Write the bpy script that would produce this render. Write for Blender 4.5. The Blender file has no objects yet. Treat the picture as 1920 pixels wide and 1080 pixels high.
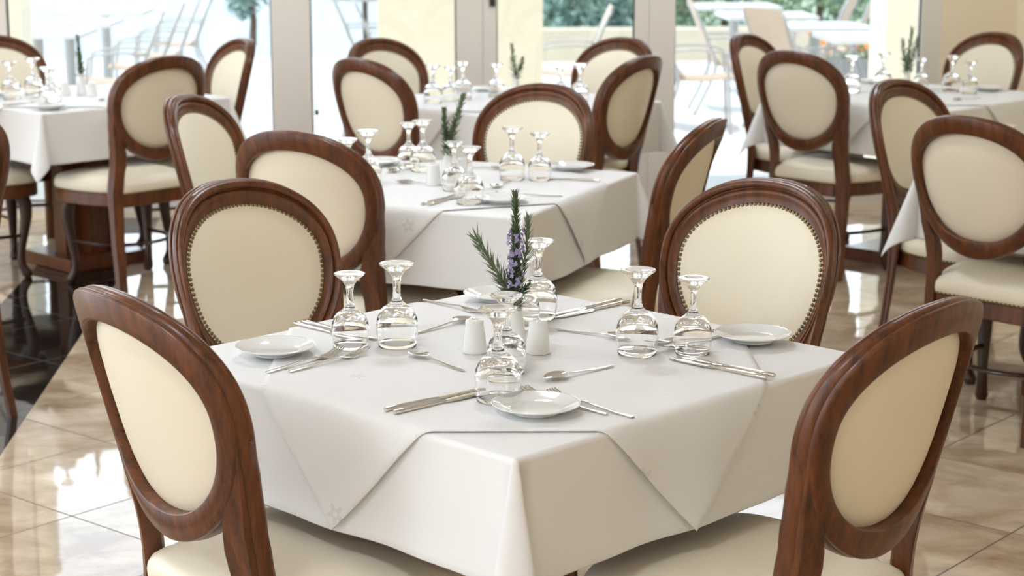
import bpy, math, random
from math import sin, cos, pi, radians, sqrt, atan2
from mathutils import Vector, Matrix, Euler

random.seed(7)
SC = bpy.context.scene
COL = SC.collection

# ------------------------------------------------------------------ materials
def new_mat(name):
    m = bpy.data.materials.new(name); m.use_nodes = True
    nt = m.node_tree
    b = nt.nodes['Principled BSDF']
    return m, nt, b

def N(nt, t, **kw):
    n = nt.nodes.new(t)
    for k, v in kw.items():
        setattr(n, k, v)
    return n

def plain(name, col, rough=.5, metal=0., coat=0., spec=.5, bump=0., bscale=200., vary=0.):
    m, nt, b = new_mat(name)
    b.inputs['Base Color'].default_value = (*col, 1)
    b.inputs['Roughness'].default_value = rough
    b.inputs['Metallic'].default_value = metal
    b.inputs['Coat Weight'].default_value = coat
    b.inputs['Coat Roughness'].default_value = .12
    b.inputs['Specular IOR Level'].default_value = spec
    tc = N(nt, 'ShaderNodeTexCoord')
    if bump:
        no = N(nt, 'ShaderNodeTexNoise'); no.inputs['Scale'].default_value = bscale
        no.inputs['Detail'].default_value = 3
        nt.links.new(tc.outputs['Object'], no.inputs['Vector'])
        bp = N(nt, 'ShaderNodeBump'); bp.inputs['Strength'].default_value = bump
        bp.inputs['Distance'].default_value = .001
        nt.links.new(no.outputs['Fac'], bp.inputs['Height'])
        nt.links.new(bp.outputs['Normal'], b.inputs['Normal'])
    if vary:
        no2 = N(nt, 'ShaderNodeTexNoise'); no2.inputs['Scale'].default_value = 4
        nt.links.new(tc.outputs['Object'], no2.inputs['Vector'])
        mx = N(nt, 'ShaderNodeMixRGB')
        mx.inputs[1].default_value = (*[c * (1 - vary) for c in col], 1)
        mx.inputs[2].default_value = (*[min(1, c * (1 + vary)) for c in col], 1)
        nt.links.new(no2.outputs['Fac'], mx.inputs[0])
        nt.links.new(mx.outputs[0], b.inputs['Base Color'])
    return m

def wood_mat(name, dark, light, rough=.36, coat=.12, scale=(30, 30, 3)):
    m, nt, b = new_mat(name)
    tc = N(nt, 'ShaderNodeTexCoord')
    mp = N(nt, 'ShaderNodeMapping'); mp.inputs['Scale'].default_value = scale
    nt.links.new(tc.outputs['Object'], mp.inputs['Vector'])
    n1 = N(nt, 'ShaderNodeTexNoise'); n1.inputs['Scale'].default_value = 1.3; n1.inputs['Detail'].default_value = 6
    n1.inputs['Roughness'].default_value = .65; n1.inputs['Distortion'].default_value = .6
    nt.links.new(mp.outputs[0], n1.inputs['Vector'])
    n2 = N(nt, 'ShaderNodeTexNoise'); n2.inputs['Scale'].default_value = 7; n2.inputs['Detail'].default_value = 4
    nt.links.new(mp.outputs[0], n2.inputs['Vector'])
    ad = N(nt, 'ShaderNodeMath', operation='MULTIPLY_ADD'); ad.inputs[1].default_value = .35
    nt.links.new(n2.outputs['Fac'], ad.inputs[0]); nt.links.new(n1.outputs['Fac'], ad.inputs[2])
    oi = N(nt, 'ShaderNodeObjectInfo')
    rp = N(nt, 'ShaderNodeValToRGB')
    rp.color_ramp.elements[0].position = .45; rp.color_ramp.elements[0].color = (*dark, 1)
    rp.color_ramp.elements[1].position = .85; rp.color_ramp.elements[1].color = (*light, 1)
    nt.links.new(ad.outputs[0], rp.inputs[0])
    nt.links.new(rp.outputs[0], b.inputs['Base Color'])
    b.inputs['Roughness'].default_value = rough
    b.inputs['Coat Weight'].default_value = coat
    b.inputs['Coat Roughness'].default_value = .15
    return m

WOOD = wood_mat('walnut_stain', (.032, .0076, .0018), (.168, .048, .0098))
WOOD_T = wood_mat('table_wood', (.075, .020, .007), (.20, .06, .021), rough=.3)
WOOD_DK = wood_mat('dark_leg_wood', (.022, .007, .0035), (.060, .019, .008))
LEATHER = plain('cream_leather', (.84, .765, .61), rough=.42, bump=.12, bscale=260, vary=.03)
BRASS = plain('antique_brass', (.23, .17, .085), rough=.32, metal=1.)
CLOTH = plain('white_cotton', (.84, .84, .845), rough=.9, spec=.15, bump=.25, bscale=500)
CLOTH2 = None
PORC = plain('white_porcelain', (.83, .84, .83), rough=.08, coat=.3)
STEEL = plain('polished_steel', (.74, .71, .66), rough=.13, metal=1.)
LEAF = plain('rosemary_leaf', (.085, .13, .055), rough=.55, vary=.35)
LEAF_P = plain('rosemary_leaf_pale', (.16, .21, .11), rough=.55, vary=.3)
STEM = plain('rosemary_stem', (.10, .085, .045), rough=.7)
FLOWER = plain('lavender_petal', (.40, .35, .60), rough=.6, vary=.25)
UPVC = plain('white_frame_paint', (.80, .75, .69), rough=.35)
GASKET = plain('dark_gasket', (.03, .035, .035), rough=.6)
WALL = plain('cream_wall_paint', (.88, .77, .58), rough=.85, bump=.15, bscale=60)
PIER = plain('cream_render', (.86, .78, .62), rough=.9, bump=.2, bscale=40)
CEIL = plain('ceiling_paint', (.80, .78, .74), rough=.9)
METAL_G = plain('grey_patio_metal', (.42, .42, .42), rough=.4, metal=.3)
SLING = plain('tan_sling_fabric', (.60, .47, .36), rough=.85)
TTOP = plain('patio_table_top', (.62, .63, .64), rough=.5)
TERR = plain('pale_terrace_paving', (.72, .71, .69), rough=.7, vary=.06)
ORANGE = plain('orange_petal', (.85, .25, .03), rough=.6, vary=.2)
GREENY = plain('garden_leaf', (.33, .44, .29), rough=.6, vary=.5)
GREENB = plain('blue_green_leaf', (.23, .36, .33), rough=.6, vary=.5)
BARK = plain('bark', (.13, .09, .06), rough=.9)
GREYBOX = plain('grey_planter', (.28, .28, .27), rough=.7)
STRAW = plain('grey_thatch', (.35, .34, .33), rough=.9, bump=.5, bscale=60)
SEA = plain('sea_water', (.46, .53, .55), rough=.6, spec=.15, vary=.15)
STONE = plain('low_stone', (.60, .54, .42), rough=.9, vary=.15)

def damask():
    """white table topper with small woven flowers"""
    m, nt, b = new_mat('white_damask')
    tc = N(nt, 'ShaderNodeTexCoord')
    vo = N(nt, 'ShaderNodeTexVoronoi'); vo.inputs['Scale'].default_value = 9; vo.inputs['Randomness'].default_value = .55
    nt.links.new(tc.outputs['UV'], vo.inputs['Vector'])
    # petal shaped mask: distance modulated by the angle round each cell point
    sub = N(nt, 'ShaderNodeVectorMath', operation='SUBTRACT')
    sc = N(nt, 'ShaderNodeVectorMath', operation='SCALE'); sc.inputs['Scale'].default_value = 1
    nt.links.new(tc.outputs['UV'], sub.inputs[0]); nt.links.new(vo.outputs['Position'], sub.inputs[1])
    sp = N(nt, 'ShaderNodeSeparateXYZ'); nt.links.new(sub.outputs[0], sp.inputs[0])
    at = N(nt, 'ShaderNodeMath', operation='ARCTAN2')
    nt.links.new(sp.outputs['Y'], at.inputs[0]); nt.links.new(sp.outputs['X'], at.inputs[1])
    m5 = N(nt, 'ShaderNodeMath', operation='MULTIPLY'); m5.inputs[1].default_value = 5
    nt.links.new(at.outputs[0], m5.inputs[0])
    cs = N(nt, 'ShaderNodeMath', operation='COSINE'); nt.links.new(m5.outputs[0], cs.inputs[0])
    ma = N(nt, 'ShaderNodeMath', operation='MULTIPLY_ADD'); ma.inputs[1].default_value = .055; ma.inputs[2].default_value = .13
    nt.links.new(cs.outputs[0], ma.inputs[0])
    lt = N(nt, 'ShaderNodeMath', operation='LESS_THAN')
    nt.links.new(vo.outputs['Distance'], lt.inputs[0]); nt.links.new(ma.outputs[0], lt.inputs[1])
    gt = N(nt, 'ShaderNodeMath', operation='GREATER_THAN'); gt.inputs[1].default_value = .05
    nt.links.new(vo.outputs['Distance'], gt.inputs[0])
    mu = N(nt, 'ShaderNodeMath', operation='MULTIPLY')
    nt.links.new(lt.outputs[0], mu.inputs[0]); nt.links.new(gt.outputs[0], mu.inputs[1])
    mx = N(nt, 'ShaderNodeMixRGB')
    mx.inputs[1].default_value = (.84, .84, .845, 1); mx.inputs[2].default_value = (.74, .745, .75, 1)
    nt.links.new(mu.outputs[0], mx.inputs[0]); nt.links.new(mx.outputs[0], b.inputs['Base Color'])
    b.inputs['Roughness'].default_value = .85; b.inputs['Specular IOR Level'].default_value = .2
    return m
CLOTH2 = damask()

def glass_mat(name, tint=(1, 1, 1)):
    m, nt, b = new_mat(name)
    nt.nodes.remove(b)
    g = N(nt, 'ShaderNodeBsdfGlass'); g.inputs['IOR'].default_value = 1.47
    g.inputs['Roughness'].default_value = 0.0; g.inputs['Color'].default_value = (*tint, 1)
    nt.links.new(g.outputs[0], nt.nodes['Material Output'].inputs[0])
    return m
GLASS = glass_mat('crystal')

def pane_mat():
    m, nt, b = new_mat('window_pane_glass')
    nt.nodes.remove(b)
    tr = N(nt, 'ShaderNodeBsdfTransparent'); tr.inputs[0].default_value = (.95, .97, .97, 1)
    gl = N(nt, 'ShaderNodeBsdfGlossy'); gl.inputs['Roughness'].default_value = 0
    fr = N(nt, 'ShaderNodeFresnel'); fr.inputs[0].default_value = 1.45
    mx = N(nt, 'ShaderNodeMixShader')
    nt.links.new(fr.outputs[0], mx.inputs[0]); nt.links.new(tr.outputs[0], mx.inputs[1]); nt.links.new(gl.outputs[0], mx.inputs[2])
    nt.links.new(mx.outputs[0], nt.nodes['Material Output'].inputs[0])
    return m
PANE = pane_mat()

ROOM = radians(4.26)
def floor_mat():
    m, nt, b = new_mat('polished_marble_floor')
    tc = N(nt, 'ShaderNodeTexCoord')
    # tile grid turned 50 degrees, 0.472 m pitch
    mp = N(nt, 'ShaderNodeMapping'); mp.vector_type = 'POINT'
    a = radians(50)
    mp.inputs['Rotation'].default_value = (0, 0, -a)
    nt.links.new(tc.outputs['Object'], mp.inputs['Vector'])
    sp = N(nt, 'ShaderNodeSeparateXYZ'); nt.links.new(mp.outputs[0], sp.inputs[0])
    P = .4905
    masks, cells = [], []
    for ax, off in (('X', 4.298), ('Y', 1.929)):
        su = N(nt, 'ShaderNodeMath', operation='SUBTRACT'); su.inputs[1].default_value = off
        nt.links.new(sp.outputs[ax], su.inputs[0])
        dv = N(nt, 'ShaderNodeMath', operation='DIVIDE'); dv.inputs[1].default_value = P
        nt.links.new(su.outputs[0], dv.inputs[0])
        fl = N(nt, 'ShaderNodeMath', operation='FLOOR'); nt.links.new(dv.outputs[0], fl.inputs[0]); cells.append(fl)
        pp = N(nt, 'ShaderNodeMath', operation='PINGPONG'); pp.inputs[1].default_value = .5
        nt.links.new(dv.outputs[0], pp.inputs[0])
        lt = N(nt, 'ShaderNodeMath', operation='LESS_THAN'); lt.inputs[1].default_value = .0055
        nt.links.new(pp.outputs[0], lt.inputs[0]); masks.append(lt)
    gr = N(nt, 'ShaderNodeMath', operation='MAXIMUM')
    nt.links.new(masks[0].outputs[0], gr.inputs[0]); nt.links.new(masks[1].outputs[0], gr.inputs[1])
    cb = N(nt, 'ShaderNodeCombineXYZ')
    nt.links.new(cells[0].outputs[0], cb.inputs[0]); nt.links.new(cells[1].outputs[0], cb.inputs[1])
    wn = N(nt, 'ShaderNodeTexWhiteNoise'); nt.links.new(cb.outputs[0], wn.inputs['Vector'])
    # veins, shifted per tile
    vs = N(nt, 'ShaderNodeVectorMath', operation='MULTIPLY_ADD')
    nt.links.new(wn.outputs['Color'], vs.inputs[0]); vs.inputs[1].default_value = (9, 9, 9)
    mp2 = N(nt, 'ShaderNodeMapping'); mp2.inputs['Scale'].default_value = (1.5, 2.3, 1)
    nt.links.new(tc.outputs['Object'], mp2.inputs['Vector'])
    nt.links.new(mp2.outputs[0], vs.inputs[2])
    n1 = N(nt, 'ShaderNodeTexNoise'); n1.inputs['Scale'].default_value = 2.2; n1.inputs['Detail'].default_value = 9
    n1.inputs['Roughness'].default_value = .62; n1.inputs['Distortion'].default_value = .5
    nt.links.new(vs.outputs[0], n1.inputs['Vector'])
    rp = N(nt, 'ShaderNodeValToRGB')
    e = rp.color_ramp.elements
    e[0].position = .34; e[0].color = (.36, .25, .155, 1)
    e[1].position = .68; e[1].color = (.70, .58, .44, 1)
    x = e.new(.5); x.color = (.55, .43, .305, 1)
    nt.links.new(n1.outputs['Fac'], rp.inputs[0])
    # black granite band along the room
    mp3 = N(nt, 'ShaderNodeMapping'); mp3.inputs['Rotation'].default_value = (0, 0, -ROOM)
    nt.links.new(tc.outputs['Object'], mp3.inputs['Vector'])
    s3 = N(nt, 'ShaderNodeSeparateXYZ'); nt.links.new(mp3.outputs[0], s3.inputs[0])
    g1 = N(nt, 'ShaderNodeMath', operation='GREATER_THAN'); g1.inputs[1].default_value = -1.52
    l1 = N(nt, 'ShaderNodeMath', operation='LESS_THAN'); l1.inputs[1].default_value = -1.11
    nt.links.new(s3.outputs['X'], g1.inputs[0]); nt.links.new(s3.outputs['X'], l1.inputs[0])
    band = N(nt, 'ShaderNodeMath', operation='MULTIPLY')
    nt.links.new(g1.outputs[0], band.inputs[0]); nt.links.new(l1.outputs[0], band.inputs[1])
    mg = N(nt, 'ShaderNodeMixRGB'); mg.inputs[2].default_value = (.13, .09, .06, 1)
    nt.links.new(gr.outputs[0], mg.inputs[0]); nt.links.new(rp.outputs[0], mg.inputs[1])
    n4 = N(nt, 'ShaderNodeTexNoise'); n4.inputs['Scale'].default_value = 60
    nt.links.new(tc.outputs['Object'], n4.inputs['Vector'])
    r4 = N(nt, 'ShaderNodeValToRGB')
    r4.color_ramp.elements[0].color = (.006, .005, .005, 1); r4.color_ramp.elements[1].color = (.02, .016, .014, 1)
    nt.links.new(n4.outputs['Fac'], r4.inputs[0])
    mb = N(nt, 'ShaderNodeMixRGB')
    nt.links.new(band.outputs[0], mb.inputs[0]); nt.links.new(mg.outputs[0], mb.inputs[1]); nt.links.new(r4.outputs[0], mb.inputs[2])
    nt.links.new(mb.outputs[0], b.inputs['Base Color'])
    rr = N(nt, 'ShaderNodeMath', operation='MULTIPLY_ADD'); rr.inputs[1].default_value = .4; rr.inputs[2].default_value = .035
    nt.links.new(gr.outputs[0], rr.inputs[0]); nt.links.new(rr.outputs[0], b.inputs['Roughness'])
    b.inputs['IOR'].default_value = 1.6
    # very slight polish waviness
    n5 = N(nt, 'ShaderNodeTexNoise'); n5.inputs['Scale'].default_value = 5
    nt.links.new(tc.outputs['Object'], n5.inputs['Vector'])
    bp = N(nt, 'ShaderNodeBump'); bp.inputs['Strength'].default_value = .06; bp.inputs['Distance'].default_value = .01
    nt.links.new(n5.outputs['Fac'], bp.inputs['Height']); nt.links.new(bp.outputs['Normal'], b.inputs['Normal'])
    return m
FLOOR = floor_mat()

# ------------------------------------------------------------------ mesh helpers
class MB:
    def __init__(s):
        s.v = []; s.f = []
    def add(s, vs, fs):
        o = len(s.v); s.v += [tuple(p) for p in vs]; s.f += [tuple(i + o for i in f) for f in fs]
    def box(s, a, b, M=None):
        x0, y0, z0 = a; x1, y1, z1 = b
        vs = [(x0,y0,z0),(x1,y0,z0),(x1,y1,z0),(x0,y1,z0),(x0,y0,z1),(x1,y0,z1),(x1,y1,z1),(x0,y1,z1)]
        if M: vs = [tuple(M @ Vector(p)) for p in vs]
        s.add(vs, [(0,3,2,1),(4,5,6,7),(0,1,5,4),(1,2,6,5),(2,3,7,6),(3,0,4,7)])
    def loft(s, rings, cap=True, closed=False):
        """rings: equal-length closed loops"""
        n = len(rings[0]); vs = [p for r in rings for p in r]; fs = []
        m = len(rings)
        for i in range(m - (0 if closed else 1)):
            i2 = (i + 1) % m
            for j in range(n):
                k = (j + 1) % n
                fs.append((i*n+j, i*n+k, i2*n+k, i2*n+j))
        if cap and not closed:
            fs.append(tuple(range(n - 1, -1, -1))); fs.append(tuple((m-1)*n + j for j in range(n)))
        s.add(vs, fs)
    def tube(s, pts, r, n=8, flat=1.):
        pts = [Vector(p) for p in pts]; rings = []
        rs = r if isinstance(r, (list, tuple)) else [r] * len(pts)
        up = Vector((0, 0, 1))
        d0 = (pts[1] - pts[0]).normalized()
        if abs(d0.dot(up)) > .9: up = Vector((1, 0, 0))
        side = d0.cross(up).normalized()
        for i, p in enumerate(pts):
            d = (pts[min(i+1, len(pts)-1)] - pts[max(i-1, 0)]).normalized()
            side = (side - d * side.dot(d)).normalized()
            w = d.cross(side)
            rings.append([p + side * cos(t) * rs[i] + w * sin(t) * rs[i] * flat for t in (2*pi*j/n for j in range(n))])
        s.loft(rings)
    def lathe(s, prof, n=32, M=None):
        """prof list of (r,z); r==0 ends become poles"""
        vs = []; idx = []
        for r, z in prof:
            if r < 1e-6:
                idx.append([len(vs)]); vs.append(Vector((0, 0, z)))
            else:
                idx.append(list(range(len(vs), len(vs) + n)))
                vs += [Vector((r*cos(2*pi*j/n), r*sin(2*pi*j/n), z)) for j in range(n)]
        fs = []
        for a, b in zip(idx, idx[1:]):
            for j in range(n):
                k = (j + 1) % n
                if len(a) == 1 and len(b) == 1: continue
                if len(a) == 1: fs.append((a[0], b[k], b[j]))
                elif len(b) == 1: fs.append((a[j], a[k], b[0]))
                else: fs.append((a[j], a[k], b[k], b[j]))
        if M: vs = [M @ p for p in vs]
        s.add(vs, fs)
    def build(s, name, mat, parent=None, smooth=True, angle=40, uv=None):
        me = bpy.data.meshes.new(name)
        me.from_pydata(s.v, [], s.f); me.update()
        if uv:
            l = me.uv_layers.new(name='UVMap')
            for lp in me.loops: l.data[lp.index].uv = uv[lp.vertex_index]
        import bmesh
        bm = bmesh.new(); bm.from_mesh(me)
        bmesh.ops.recalc_face_normals(bm, faces=bm.faces); bm.to_mesh(me); bm.free()
        if smooth:
            me.polygons.foreach_set('use_smooth', [True] * len(me.polygons))
            if angle < 180: me.set_sharp_from_angle(angle=radians(angle))
        me.materials.append(mat)
        o = bpy.data.objects.new(name, me); COL.objects.link(o)
        if parent: o.parent = parent
        return o

def spline(pts, n):
    """Catmull-Rom through pts, n samples per span"""
    P = [Vector(p) for p in pts]; P = [2*P[0]-P[1]] + P + [2*P[-1]-P[-2]]
    out = []
    for i in range(1, len(P) - 2):
        for k in range(n):
            t = k / n; a, b, c, d = P[i-1], P[i], P[i+1], P[i+2]
            out.append(.5*((2*b) + (c-a)*t + (2*a-5*b+4*c-d)*t*t + (3*b-3*c+d-a)*t**3))
    out.append(P[-2]); return out

def lerp_tab(tab, z):
    tab = sorted(tab)
    if z <= tab[0][0]: return tab[0][1]
    for (a, x), (b, y) in zip(tab, tab[1:]):
        if z <= b:
            t = (z - a) / (b - a); t = t*t*(3-2*t)
            return x + (y - x) * t
    return tab[-1][1]

def empty(name, loc, rz=0.):
    o = bpy.data.objects.new(name, None); COL.objects.link(o)
    o.empty_display_size = .1
    o.location = loc; o.rotation_euler = (0, 0, rz); return o

def tag(o, label=None, cat=None, group=None, kind=None):
    if label: o['label'] = label
    if cat: o['category'] = cat
    if group: o['group'] = group
    if kind: o['kind'] = kind
    return o

def kids(o):
    return [c for c in CH.get(o.name, [])]
CH = {}
def reg(root):
    """remember a prototype's children so copying needs no scene walk"""
    for o in COL.objects:
        if o.parent: CH.setdefault(o.parent.name, [])
    CH.clear()
    for o in COL.objects:
        if o.parent: CH.setdefault(o.parent.name, []).append(o)

def copy_tree(o, parent=None):
    c = o.copy(); COL.objects.link(c)
    if parent: c.parent = parent
    for ch in kids(o): copy_tree(ch, c)
    return c

# ------------------------------------------------------------------ the setting
e1 = Vector((cos(ROOM), sin(ROOM), 0)); e2 = Vector((-sin(ROOM), cos(ROOM), 0))
RM = Matrix.Rotation(ROOM, 4, 'Z')          # room frame -> world
def struct(mb, name, mat, parent=None, smooth=False):
    o = mb.build(name, mat, parent, smooth=smooth)
    o['kind'] = 'structure'; return o

m = MB(); m.box((-5.2, -3.6, -.12), (3.36, 9.60, 0), RM); struct(m, 'floor', FLOOR)
m = MB(); m.box((-5.2, -3.6, 2.9), (3.6, 10.2, 3.05), RM); struct(m, 'ceiling', CEIL)
WF = 9.56                                     # window plane (room y)
m = MB()
m.box((2.963, 9.54, 0), (3.36, 9.84, 2.9), RM)            # return wall right of the glazing
m.box((-5.2, 9.54, 2.35), (2.963, 9.84, 2.9), RM)         # lintel over the glazing
m.box((-5.2, 9.54, 0), (-2.02, 9.84, 2.35), RM)           # left of the glazing
m.box((-2.02, 9.54, 0), (2.963, 9.70, .035), RM)          # threshold
struct(m, 'wall_back', WALL)
m = MB(); m.box((3.36, -3.6, 0), (3.6, 9.84, 2.9), RM); struct(m, 'wall_right', WALL)
m = MB()
m.box((-5.2, -3.8, 0), (3.6, -3.6, 2.9), RM); struct(m, 'wall_rear', WALL)
m = MB()
m.box((-5.4, -3.8, 0), (-5.2, -2.9, 2.9), RM); m.box((-5.4, 8.6, 0), (-5.2, 9.84, 2.9), RM)
m.box((-5.4, 2.4, 0), (-5.2, 3.0, 2.9), RM)
m.box((-5.4, -2.9, 2.5), (-5.2, 8.6, 2.9), RM); struct(m, 'wall_left', WALL)

def glazed(name, x0, x1, stile_l, stile_r, gasket_side=None, latch=False, handle=None):
    """frame between x0 and x1 (room x) with one pane inside the stiles"""
    t, y0, y1 = .05, 9.545, 9.635
    f = MB()
    f.box((x0, y0, .035), (x0 + stile_l, y1, 2.35), RM); f.box((x1 - stile_r, y0, .035), (x1, y1, 2.35), RM)
    f.box((x0 + stile_l, y0, .035), (x1 - stile_r, y1, .085), RM); f.box((x0 + stile_l, y0, 2.27), (x1 - stile_r, y1, 2.35), RM)
    fr = struct(f, name, UPVC)
    g = MB(); g.box((x0 + stile_l - .004, 9.592, .08), (x1 - stile_r + .004, 9.598, 2.275), RM)
    p = struct(g, 'pane', PANE, fr)
    g = MB(); a, b = x0 + stile_l, x1 - stile_r
    for q in ((a, a + .007), (b - .007, b)): g.box((q[0], 9.575, .085), (q[1], 9.590, 2.27), RM)
    for q in ((.085, .092), (2.263, 2.27)): g.box((a + .007, 9.575, q[0]), (b - .007, 9.590, q[1]), RM)
    struct(g, 'gasket', GASKET, fr)
    if handle:
        hm = MB(); hx = handle
        hm.box((hx - .014, 9.532, 1.072), (hx + .014, 9.545, 1.27), RM)
        hm.tube([RM @ Vector((hx, 9.53, 1.22)), RM @ Vector((hx, 9.49, 1.22)), RM @ Vector((hx - .12, 9.485, 1.215))], .009)
        hm.lathe([(0, 0), (.010, 0), (.010, .012), (0, .012)], 12, RM @ Matrix.Translation((hx, 9.53, 1.105)) @ Matrix.Rotation(pi/2, 4, 'X'))
        struct(hm, 'handle', GASKET, fr, True)
    if latch:
        hm = MB(); hm.box((a + .016, 9.54, .522), (a + .034, 9.575, .548), RM)
        struct(hm, 'latch', GASKET, fr)
    return fr

glazed('window_1', -2.02, -.384, .18, .133)
glazed('door_1', -.384, .561, .064, .135, latch=True)
glazed('door_2', .563, 1.420, .069, .072, handle=.61)
glazed('window_2', 1.422, 2.963, .135, .105)

# cream piers just outside the glass, eaves, terrace and what lies beyond
ZT = -.10
m = MB(); m.box((-40, 9.84, ZT - .2), (40, 21.0, ZT), RM); struct(m, 'terrace_floor', TERR)
m = MB(); m.box((-5.2, 9.70, ZT), (3.6, 9.84, .03), RM); struct(m, 'trim_1', PIER)
for i, (a, b) in enumerate(((-3.3, -2.205), (.03, 1.085), (3.325, 4.38))):
    m = MB(); m.box((a, 11.9, ZT), (b, 12.3, 2.9), RM); struct(m, 'column_%d' % (i + 1), PIER)
m = MB(); m.box((-400, 24, -3.2), (400, 900, -3), RM); struct(m, 'sea', SEA)
m = MB(); m.box((1.2, 20.2, ZT), (14, 20.7, ZT + .34), RM); struct(m, 'low_wall', STONE)
m = MB(); m.box((.2, 20.75, ZT - .3), (26, 46, ZT - .05), RM); struct(m, 'garden_ground', GREENY)
m = MB(); m.box((-40, -12, ZT - .2), (-5.42, 9.82, ZT), RM); struct(m, 'side_terrace_floor', TERR)

# ------------------------------------------------------------------ chairs
ZTOP, ZW, ZB, W, TL, CV = .9814, .8016, .541, .2330, .2585, .0571
OW, OT, OB = .1985, .9265, .5975
OZ = .7945
def lean(z):
    # the back rakes away above the seat, the legs below stand straight
    if z > .58: return (z - .5) * TL
    if z > .42: return TL * (z - .42) ** 2 / .32
    return 0.
def bm_map(u, z, d):
    return Vector((u, -lean(z) + CV * (u / W) ** 2 + d, z))
def outline(t, w, zt, zw, zb, eu=2.3, el=1.95):
    c, s = cos(t), sin(t)
    e = eu if s >= 0 else el
    u = w * math.copysign(abs(c) ** (2 / e), c)
    z = zw + (zt - zw if s >= 0 else zw - zb) * math.copysign(abs(s) ** (2 / e), s)
    return u, z
def back_loops(nt=120):
    o, i = [], []
    for k in range(nt):
        t = 2 * pi * k / nt
        # even out the sampling of the superellipse
        o.append(outline(t, W, ZTOP, ZW, ZB)); i.append(outline(t, OW, OT, OZ, OB, 2.1, 2.15))
    return o, i
LO, LI = back_loops()

def chair_prototype():
    root = empty('dining_chair', (0, 0, 0))
    # moulded frame of the back
    prof = [(.0, .003), (.0, .0095), (.075, .0125), (.03, .0155), (.035, .0195), (.09, .0235), (.18, .0258), (.27, .0245), (.335, .020), (.365, .0140), (.385, .0115), (.415, .0115),
            (.45, .0150), (.53, .0178), (.62, .0165), (.70, .0135), (.80, .0115), (1.0, .0105), (1.0, -.0165), (.975, -.0190), (.94, -.0200),
            (.5, -.0203), (.12, -.0200), (.065, -.0180), (.035, -.0130), (.035, -.0105), (.12, -.0075), (.03, -.0035)]
    b = MB(); rings = []
    for (uo, zo), (ui, zi) in zip(LO, LI):
        rings.append([bm_map(uo + (ui - uo) * s, zo + (zi - zo) * s, d) for s, d in prof])
    b.loft(rings, cap=False, closed=True)
    b.build('back_frame', WOOD, root, angle=50)
    # upholstered panel: domed front, recessed slightly domed back
    b = MB(); L = len(LI)
    uc, zc = 0., OZ
    def ringp(k, d):
        return [bm_map(uc + (u - uc) * k, zc + (z - zc) * k, d) for u, z in LI]
    rings = [ringp(s, d) for s, d in ((.08, .031), (.3, .0305), (.55, .0285), (.75, .0245), (.88, .019), (.955, .013), (.995, .0098),
                                      (.998, .0060), (.97, .0035), (.9, .0005), (.7, -.0030), (.4, -.0045), (.08, -.005))]
    b.loft(rings)
    bp = b.build('back_panel', LEATHER, root, angle=60)
    # nail trim round the front of the panel, evenly spaced along the opening
    def nails(pts, nrm, r, name, parent):
        q = MB()
        for p, n in zip(pts, nrm):
            zax = n.normalized(); M = Matrix.Translation(p) @ zax.to_track_quat('Z', 'Y').to_matrix().to_4x4()
            q.lathe([(r, -.001), (r * .95, .3 * r), (r * .62, .68 * r), (0, .85 * r)], 8, M)
        return q.build(name, BRASS, parent, angle=180)
    def resample(loop, n):
        loop = loop + [loop[0]]; d = [0]
        for a, c in zip(loop, loop[1:]): d.append(d[-1] + (c - a).length)
        out = []; k = 0
        for i in range(n):
            s = d[-1] * i / n
            while d[k + 1] < s: k += 1
            f = (s - d[k]) / max(1e-9, d[k + 1] - d[k]); out.append(loop[k].lerp(loop[k + 1], f))
        return out
    lp = [bm_map(u * .972, zc + (z - zc) * .974, .0115) for u, z in LI]
    pts = resample(lp, 104)
    nails(pts, [Vector((-2 * CV * p.x / W ** 2, 1, TL)) for p in pts], .0046, 'nail_trim', bp)
    # rear legs that run up into stiles
    XO = [(0, .224), (.15, .217), (.30, .212), (.42, .210), (.48, .2035), (.53, .2020), (.58, .2055), (.64, .2145), (.70, .2240), (.76, .2305), (.80, .2325)]
    def rear_leg(sg):
        q = MB(); rings = []
        zs = [0, .02, .1, .2, .3, .37, .42, .46, .5, .53, .56, .59, .61, .63, .65, .67, .70, .73, .76]
        for z in zs:
            xo = lerp_tab(XO, z) - (.0004 if z > .7 else 0)
            wd = .034 + .012 * min(1, z / .35) if z < .5 else lerp_tab([(.5, .046), (.56, .052), (.62, .044), (.70, .022), (.76, .010), (.80, .006)], z)
            xi = xo - wd; k = max(0, (.46 - z) / .46)
            yoff = -.055 * k * k
            f = .0245 - .012 * min(1, k * 2.2)          # front of the moulding, thinning toward the foot
            b = lerp_tab([(.3, -.0185), (.58, -.0204), (.625, -.0206), (.665, -.0165), (.80, -.014)], z); g = min(.004, wd * .3)
            if z > .66: xo -= .0012
            sec = [(xo - g*.9, b), (xo - g*.4, -.013), (xo - g*.4, -.0105), (xo - g, -.0075), (xo - g*.3, -.0035), (xo, .003), (xo, f - .008), (xo - g, f - .001), (xo - wd*.35, f),
                   (xi + wd*.15, f - .004), (xi, f - .009), (xi, b + .003), (xi + g*.5, b)]
            pl = []
            for x, y in sec:
                p = bm_map(x, z, y + yoff); pl.append(Vector((p.x * sg, p.y, p.z)))
            rings.append(pl)
        q.loft(rings)
        q.build('leg', WOOD, root, angle=35)
    rear_leg(1); rear_leg(-1)
    # seat
    SO = [(0, .005), (.10, .005), (.160, .010), (.172, .05), (.205, .10), (.232, .17), (.247, .25), (.251, .32), (.243, .385), (.208, .432), (.13, .458), (.05, .466), (0, .467)]
    h = spline([(x, y, 0) for x, y in SO], 5)
    out = [Vector((p.x, p.y, 0)) for p in h] + [Vector((-p.x, p.y, 0)) for p in reversed(h[1:-1])]
    cy = .235
    def so(k, z, kk=None):
        return [Vector((p.x * k, cy + (p.y - cy) * k, z)) for p in out]
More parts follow.
